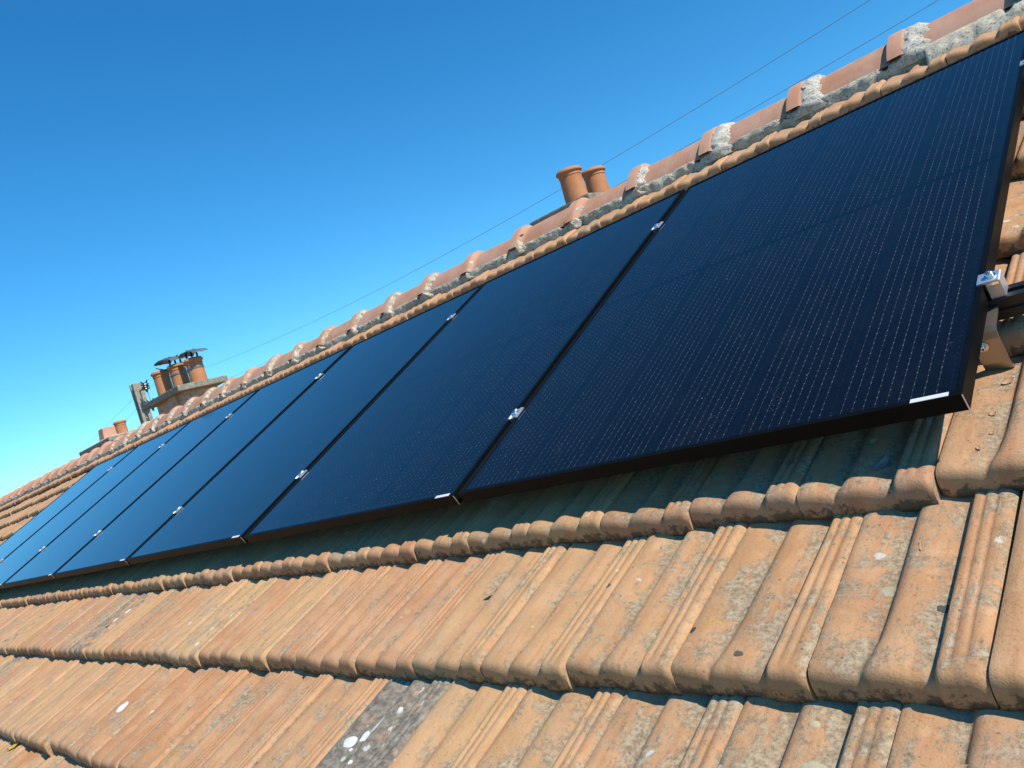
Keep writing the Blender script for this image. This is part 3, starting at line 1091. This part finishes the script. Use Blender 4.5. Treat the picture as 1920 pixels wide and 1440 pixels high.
fr, gl, stk, cor = panel_parts()
PANEL_LABELS = ['nearest black solar panel, at the right end of the row',
                'second black solar panel from the right end of the row',
                'third black solar panel from the right end of the row',
                'middle black solar panel, fourth from either end of the row',
                'fifth black solar panel from the right, third from the far left end',
                'sixth solar panel from the right, second from the far left end',
                'farthest solar panel, bright blue with sky, at the left end of the row']
PDX = 0.0


def pframe(i, v, n=0.0, du=0.0):
    return Matrix.Translation((-PPITCH * i + du, v, n))


proto = None
for i in range(7):
    uc = -PPITCH * i - PW / 2 + PDX
    Lm = ROOF @ Matrix.Translation((uc, PH / 2, 0)) @ Matrix.Rotation(rng.normal(0, 0.0012), 4, 'X') @ Matrix.Rotation(rng.normal(0, 0.0012), 4, 'Y')
    root = bpy.data.objects.new('solar_panel', None)
    COL.objects.link(root)
    root.matrix_basis = Lm
    WORLD[root.name] = Lm
    tag(root, PANEL_LABELS[i], 'solar panel', 'solar panels in a row on the roof')
    if proto is None:
        proto = [fr.build('frame', M_FRAME, root, Lm), gl.build('glass', M_GLASS, root, Lm), stk.build('barcode_sticker', M_STICK, root, Lm), cor.build('frame_corner', M_ALU, root, Lm)]
    else:
        for c in proto:
            k_ = c.copy()
            COL.objects.link(k_)
            k_.parent = root
            k_.matrix_basis = Matrix.Identity(4)

# ------------------------------------------------------------------ rails, clamps, roof hook
V_LOW, V_UP = 0.312, 1.3646
for v, lb in ((V_LOW, 'black mounting rail under the lower half of the solar panels'), (V_UP, 'black mounting rail under the upper half of the solar panels')):
    r_ = MB()
    # channel profile in (v, n): slot on top, grooves on the sides
    pr_ = [(-.019, -.0305), (-.006, -.0305), (-.006, -.038), (.006, -.038), (.006, -.0305), (.019, -.0305), (.019, -.045), (.0155, -.047), (.0155, -.052), (.019, -.054),
           (.019, -.071), (-.019, -.071), (-.019, -.054), (-.0155, -.052), (-.0155, -.047), (-.019, -.045)]
    n = len(pr_)
    ul, ur = -7 * PPITCH - 0.10, 0.16
    vs = [(ul, a, b) for a, b in pr_] + [(ur, a, b) for a, b in pr_]
    r_.add(vs, [(i, (i + 1) % n, n + (i + 1) % n, n + i) for i in range(n)] + [tuple(range(n))[::-1], tuple(range(n, 2 * n))])
    o = r_.build('mounting_rail', M_RAIL, None, ROOF @ Matrix.Translation((0, v, 0)))
    tag(o, lb, 'rail', 'mounting rails under the panels')


def bolt_mb(r=0.0065, h=0.007):
    b = MB()
    b.lathe([(0.0, 0.0012), (r * 1.55, 0.0012), (r * 1.6, 0.0), (r * 1.6, -0.0004)], 20)
    b.lathe([(r, 0.0012), (r, h - .001), (r - .001, h), (r * 0.58, h), (r * 0.58, h - .004), (0, h - .004)], 20)
    return b


mc = MB()
# hat profile over the gap (x across, n)
poly = [(-.0190, .0004), (-.0190, .0030), (-.0140, .0048), (-.0085, .0052), (-.007, .0032), (.007, .0032), (.0085, .0052), (.0140, .0048), (.0190, .0030), (.0190, .0004),
        (.0092, .0008), (.0088, -.028), (.006, -.028), (.006, .0004), (-.006, .0004), (-.006, -.028), (-.0088, -.028), (-.0092, .0008)]
mc.prism(poly, -0.021, 0.021)
bolt = bolt_mb()
names = ['nearest', 'second', 'third', 'fourth', 'fifth', 'sixth', 'farthest']
pc = None
for i in range(6):
    for v, row in ((V_LOW, 'lower'), (V_UP, 'upper')):
        Lm = ROOF @ Matrix.Translation((-PPITCH * (i + 1) + 0.010 + PDX, v + rng.normal(0, 0.004), 0)) @ Matrix.Rotation(rng.normal(0, 0.04), 4, 'Z')
        lab = 'silver mid clamp on the %s row between the %s and %s solar panels' % (row, names[i], names[i + 1])
        if pc is None:
            c = mc.build('panel_clamp', M_ALU, None, Lm)
            b = bolt.build('bolt', M_STEEL, c, Lm @ Matrix.Translation((0, 0, 0.0034)))
            autosmooth(b, 40)
            pc = (c, b)
        else:
            c = pc[0].copy()
            COL.objects.link(c)
            c.matrix_basis = Lm
            b = pc[1].copy()
            COL.objects.link(b)
            b.parent = c
            b.matrix_basis = pc[1].matrix_basis.copy()
        tag(c, lab, 'clamp', 'silver mid clamps between the solar panels')

ec = MB()
poly = [(-.0085, .0006), (-.0085, .0040), (.0240, .0040), (.0260, .0022), (.0260, -.0300), (.0232, -.0300), (.0232, .0008), (.0060, .0008), (.0060, -.0300), (.0038, -.0300), (.0038, .0006)]
ec.prism(poly, -0.016, 0.016)
ec.box(0.0061, 0.0231, -0.0150, -0.012, -0.0300, -0.0065)
for side in (1, -1):
    for v, row in ((V_LOW, 'lower'), (V_UP, 'upper')):
        u0 = 0.0 if side > 0 else -PPITCH * 6 - PW
        Lm = ROOF @ Matrix.Translation((u0 + PDX, v, 0))
        if side < 0:
            Lm = Lm @ Matrix.Rotation(math.pi, 4, 'Z')
        c = ec.build('end_clamp', M_ALU, None, Lm)
        b = bolt_mb(0.0062, 0.0085).build('bolt', M_STEEL, c, Lm @ Matrix.Translation((0.011, 0.001, 0.0041)))
        autosmooth(b, 40)
        tag(c, ('shiny bolted end clamp at the right edge of the nearest panel, %s rail' if side > 0 else 'small silver end clamp on the farthest panel, %s rail') % row,
            'clamp', 'end clamps of the panel row')

# steel roof hook rising from under a tile to the lower rail
hk = MB()


def strip(pts, u0, u1, th):
    n = len(pts)
    P = [Vector((0, a, b)) for a, b in pts]
    vs, up = [], []
    for i, p in enumerate(P):
        d_ = (P[min(i + 1, n - 1)] - P[max(i - 1, 0)]).normalized()
        nn = Vector((0, -d_.z, d_.y))
        for uu in (u0, u1):
            vs.append((uu, p.y + nn.y * th / 2, p.z + nn.z * th / 2))
        for uu in (u0, u1):
            vs.append((uu, p.y - nn.y * th / 2, p.z - nn.z * th / 2))
    fs = []
    for i in range(n - 1):
        a, b = i * 4, (i + 1) * 4
        fs += [(a, a + 1, b + 1, b), (a + 2, b + 2, b + 3, a + 3), (a, b, b + 2, a + 2), (a + 1, a + 3, b + 3, b + 1)]
    fs += [(0, 2, 3, 1), (4 * n - 4, 4 * n - 3, 4 * n - 1, 4 * n - 2)]
    return vs, fs


vs, fs = strip([(0.40, -0.142), (0.27, -0.137), (0.24, -0.132), (0.231, -0.124), (0.228, -0.108), (0.229, -0.062), (0.232, -0.051), (0.24, -0.046), (0.2925, -0.045)], -0.032, 0.008, 0.005)
hk.add(vs, fs)
ho = hk.build('roof_hook', M_HOOK, None, ROOF)
tag(ho, 'bent steel roof hook holding the black rail beside the nearest panel', 'bracket')
bb = bolt_mb(0.006, 0.008).build('bolt', M_STEEL, ho, ROOF @ Matrix.Translation((-0.020, 0.2256, -0.072)) @ Matrix.Rotation(math.pi / 2, 4, 'X'))

# ------------------------------------------------------------------ pole and wires
PX_, PY_ = -17.95, 6.0
pole = bpy.data.objects.new('utility_pole', None)
COL.objects.link(pole)
PMW = Matrix.Translation((PX_, PY_, 0))
pole.matrix_basis = PMW
WORLD[pole.name] = PMW
tag(pole, 'grey concrete utility pole with rectangular holes and dark insulators behind the ridge', 'pole')
ptop = Z0 + 2.90
pm = MB()
hw = 0.105
# two posts with cross webs: the openings go right through
holes = [(ptop - 0.62 - q * 0.52, ptop - 0.40 - q * 0.52) for q in range(6)]
for sx in (-1, 1):
    pm.box(min(sx * hw, sx * 0.055), max(sx * hw, sx * 0.055), -0.11, 0.11, 0, ptop, 0.008)
zz = ptop - 0.001
for (a, b) in holes:
    pm.box(-0.0549, 0.0549, -0.085, 0.085, b, zz)
    zz = a
pm.box(-0.0549, 0.0549, -0.085, 0.085, 0, zz)
pm.build('shaft', M_POLE, pole, PMW)
ARM = []
for q, (dz, dx) in enumerate(((-0.17, 0.47), (-0.60, 0.50), (-1.06, 0.52))):
    z = ptop + dz
    a_ = MB()
    a_.tube([(hw, 0, z - 0.03), (hw + 0.12, 0, z - 0.02), (dx - 0.12, 0, z)], 0.014, 6)
    ao = a_.build('bracket_arm', M_RUST, pole, PMW)
    ins = MB()
    for s in range(3):
        sz = 0.10 - s * 0.10
        ins.lathe([(0.0, 0.035), (0.03, 0.035), (0.04, 0.02), (0.085, 0.0), (0.09, -0.015), (0.045, -0.008), (0.03, -0.04), (0, -0.045)], 12, (dx, 0, z + sz * 0.5))
    for s in range(6):
        an = s * math.pi / 3
        ins.tube([(dx, 0, z), (dx + 0.15 * math.cos(an), 0.05 * math.sin(an * 2), z + 0.15 * math.sin(an))], [0.03, 0.012], 6)
    ins.build('insulator', M_INS, ao, PMW)
    ARM.append((PX_ + dx, PY_, z))
tw = MB()
tw.tube([(0.47, 0.0, ptop - 0.20), (0.49, 0.01, ptop - 0.40), (0.50, 0, ptop - 0.58)], 0.008, 5)
tw.build('jumper_wire', M_WIRE, pole, PMW)


def wire(pts, label, r=0.0024):
    m_ = MB()
    m_.tube(pts, r, 6)
    o = m_.build('power_line', M_WIRE)
    tag(o, label, 'wire', 'overhead wires')
    return o


def fit_wire(samples, x0, x1, n=60):
    A = np.array([[1, s[0], s[0] ** 2] for s in samples])
    c = np.linalg.lstsq(A, np.array([s[1] for s in samples]), rcond=None)[0]
    return [(x, PY_, float(c[0] + c[1] * x + c[2] * x * x) + Z0) for x in np.linspace(x0, x1, n)]


wire(fit_wire([(-17.48, 2.72), (-14.42, 2.40), (-5.2, 2.21), (-4.52, 2.23), (-1.56, 2.35)], -17.48, 7.0), 'upper thin overhead wire running from the pole across the sky to the right')
wire(fit_wire([(-17.45, 2.30), (-13.54, 1.98), (-10.47, 1.96), (-4.04, 1.965), (-3.15, 1.985), (-1.13, 2.10)], -17.45, 7.0), 'lower thin overhead wire skimming the ridge tiles from pole to top right')
wire([(-18.08, 6.0, Z0 + 2.66), (-20.8, 6.0, Z0 + 2.34), (-23.7, 6.0, Z0 + 2.03), (-28, 6.0, Z0 + 1.66), (-34, 6.0, Z0 + 1.4)], 'thin wire dropping leftward from the pole above the pale flue')
wire([(-18.08, 6.0, Z0 + 2.42), (-19.1, 6.0, Z0 + 2.27), (-22, 6.0, Z0 + 1.95), (-28, 6.0, Z0 + 1.5), (-34, 6.0, Z0 + 1.3)], 'thin wire leaving the pole behind the small orange chimney pot')


# ------------------------------------------------------------------ bits lying on the tiles
def leaf(u, v, n, L_, Wd, ang, mat, label, name='dead_leaf', cat='leaf', curl=0.25, seed=1):
    nx_, ny_ = 9, 7
    V, F = [], []
    for s, dz in ((0, 0.0), (1, -0.0009)):
        for i in range(nx_):
            t = i / (nx_ - 1)
            w_ = Wd * (math.sin(math.pi * (0.04 + 0.92 * t)) ** 0.75) * (1 + 0.3 * mnoise.noise((t * 4, seed, 0)))
            for j in range(ny_):
                b = -1 + 2 * j / (ny_ - 1)
                V.append(((t - .5) * L_, b * w_ / 2, curl * L_ * ((t - .5) ** 2 * 1.6 + 0.35 * b * b * Wd / L_) + dz + 0.03 * L_ * mnoise.noise((t * 5, b * 2, seed))))
    N_ = nx_ * ny_
    for i in range(nx_ - 1):
        for j in range(ny_ - 1):
            p = i * ny_ + j
            F.append((p, p + ny_, p + ny_ + 1, p + 1))
            F.append((N_ + p, N_ + p + 1, N_ + p + ny_ + 1, N_ + p + ny_))
    for j in range(ny_ - 1):
        F.append((j, j + 1, N_ + j + 1, N_ + j))
        q = (nx_ - 1) * ny_
        F.append((q + j + 1, q + j, N_ + q + j, N_ + q + j + 1))
    for i in range(nx_ - 1):
        p = i * ny_
        F.append((p + ny_, p, N_ + p, N_ + p + ny_))
        p += ny_ - 1
        F.append((p, p + ny_, N_ + p + ny_, N_ + p))
    o = link(name, mesh(name, V, F, mat, True), None, ROOF @ Matrix.Translation((u, v, n)) @ Matrix.Rotation(ang, 4, 'Z'))
    return tag(o, label, cat)


def surf_n(u, v):
    k = math.floor((v - V_A) / GA)
    off = -0.068 if k % 2 == 0 else 0.036
    fx = ((u - off) / TW) % 1.0
    vt = V_A + GA * k
    return lip_n(vt) + 0.039 + float(np.interp(fx, PX, PZ)) - (v - vt) * TILT


def drop(px, py, dn=0.002):
    """where a line of sight meets the tiles, found once while building"""
    dirv = CR.T @ np.array([(px - 960) / 1521.0, (py - 720) / 1521.0, 1.0])
    n = -0.10
    for _ in range(12):
        t = (n - camv[2]) / dirv[2]
        P = camv + dirv * t
        n = surf_n(P[0], P[1])
    return float(P[0]), float(P[1]), n + dn


LEAVES = [((-0.152, -0.012), 0.034, 0.017, 1.0, M_DLEAF, 'grey curled dead leaf in the shadow under the nearest panel', 'dead_leaf'),
          ((-0.945, -0.215), 0.034, 0.013, 0.7, M_FLAKE, 'thin curled clay flake lying on a sandy tile below the second panel', 'clay_flake'),
          ((-3.22, -0.275), 0.045, 0.016, 2.2, M_LEAF, 'small dry leaf on a pale tile near the dark streaked tile', 'dead_leaf'),
          ((-3.05, -0.785), 0.06, 0.03, 0.9, M_YLEAF, 'yellow leaf near the bottom left corner of the photo', 'dead_leaf'),
          ((0.005, 0.185), 0.022, 0.013, 0.8, M_FLAKE, 'orange clay flake on the tile beside the roof hook', 'clay_flake'),
          ((-0.005, 0.088), 0.011, 0.009, 0.2, M_FLAKE, 'tiny clay chip on the grey lichen below the roof hook', 'clay_flake'),
          ((0.0, 0.035), 0.008, 0.006, 0.5, M_FLAKE, 'tiny pale chip midway down the tile right of the nearest panel', 'clay_flake'),
          ((-0.012, -0.005), 0.010, 0.007, 2.0, M_FLAKE, 'tiny pale chip close to the lip of the tile right of the nearest panel', 'clay_flake'),
          ((-0.075, -0.18), 0.018, 0.006, 1.7, M_FLAKE, 'narrow orange chip high on the tile left of the tall double rib', 'clay_flake'),
          ((0.005, -0.50), 0.020, 0.012, 0.4, M_FLAKE, 'rough clay flake on the lowest tile row in the bottom right corner', 'clay_flake')]
for q, ((u, v), L_, Wd, an, m_, lb, nm) in enumerate(LEAVES):
    leaf(u, v, surf_n(u, v) + 0.0035, L_, Wd, an, m_, lb, nm, 'leaf' if nm == 'dead_leaf' else 'clay flake', 0.3, q + 1)
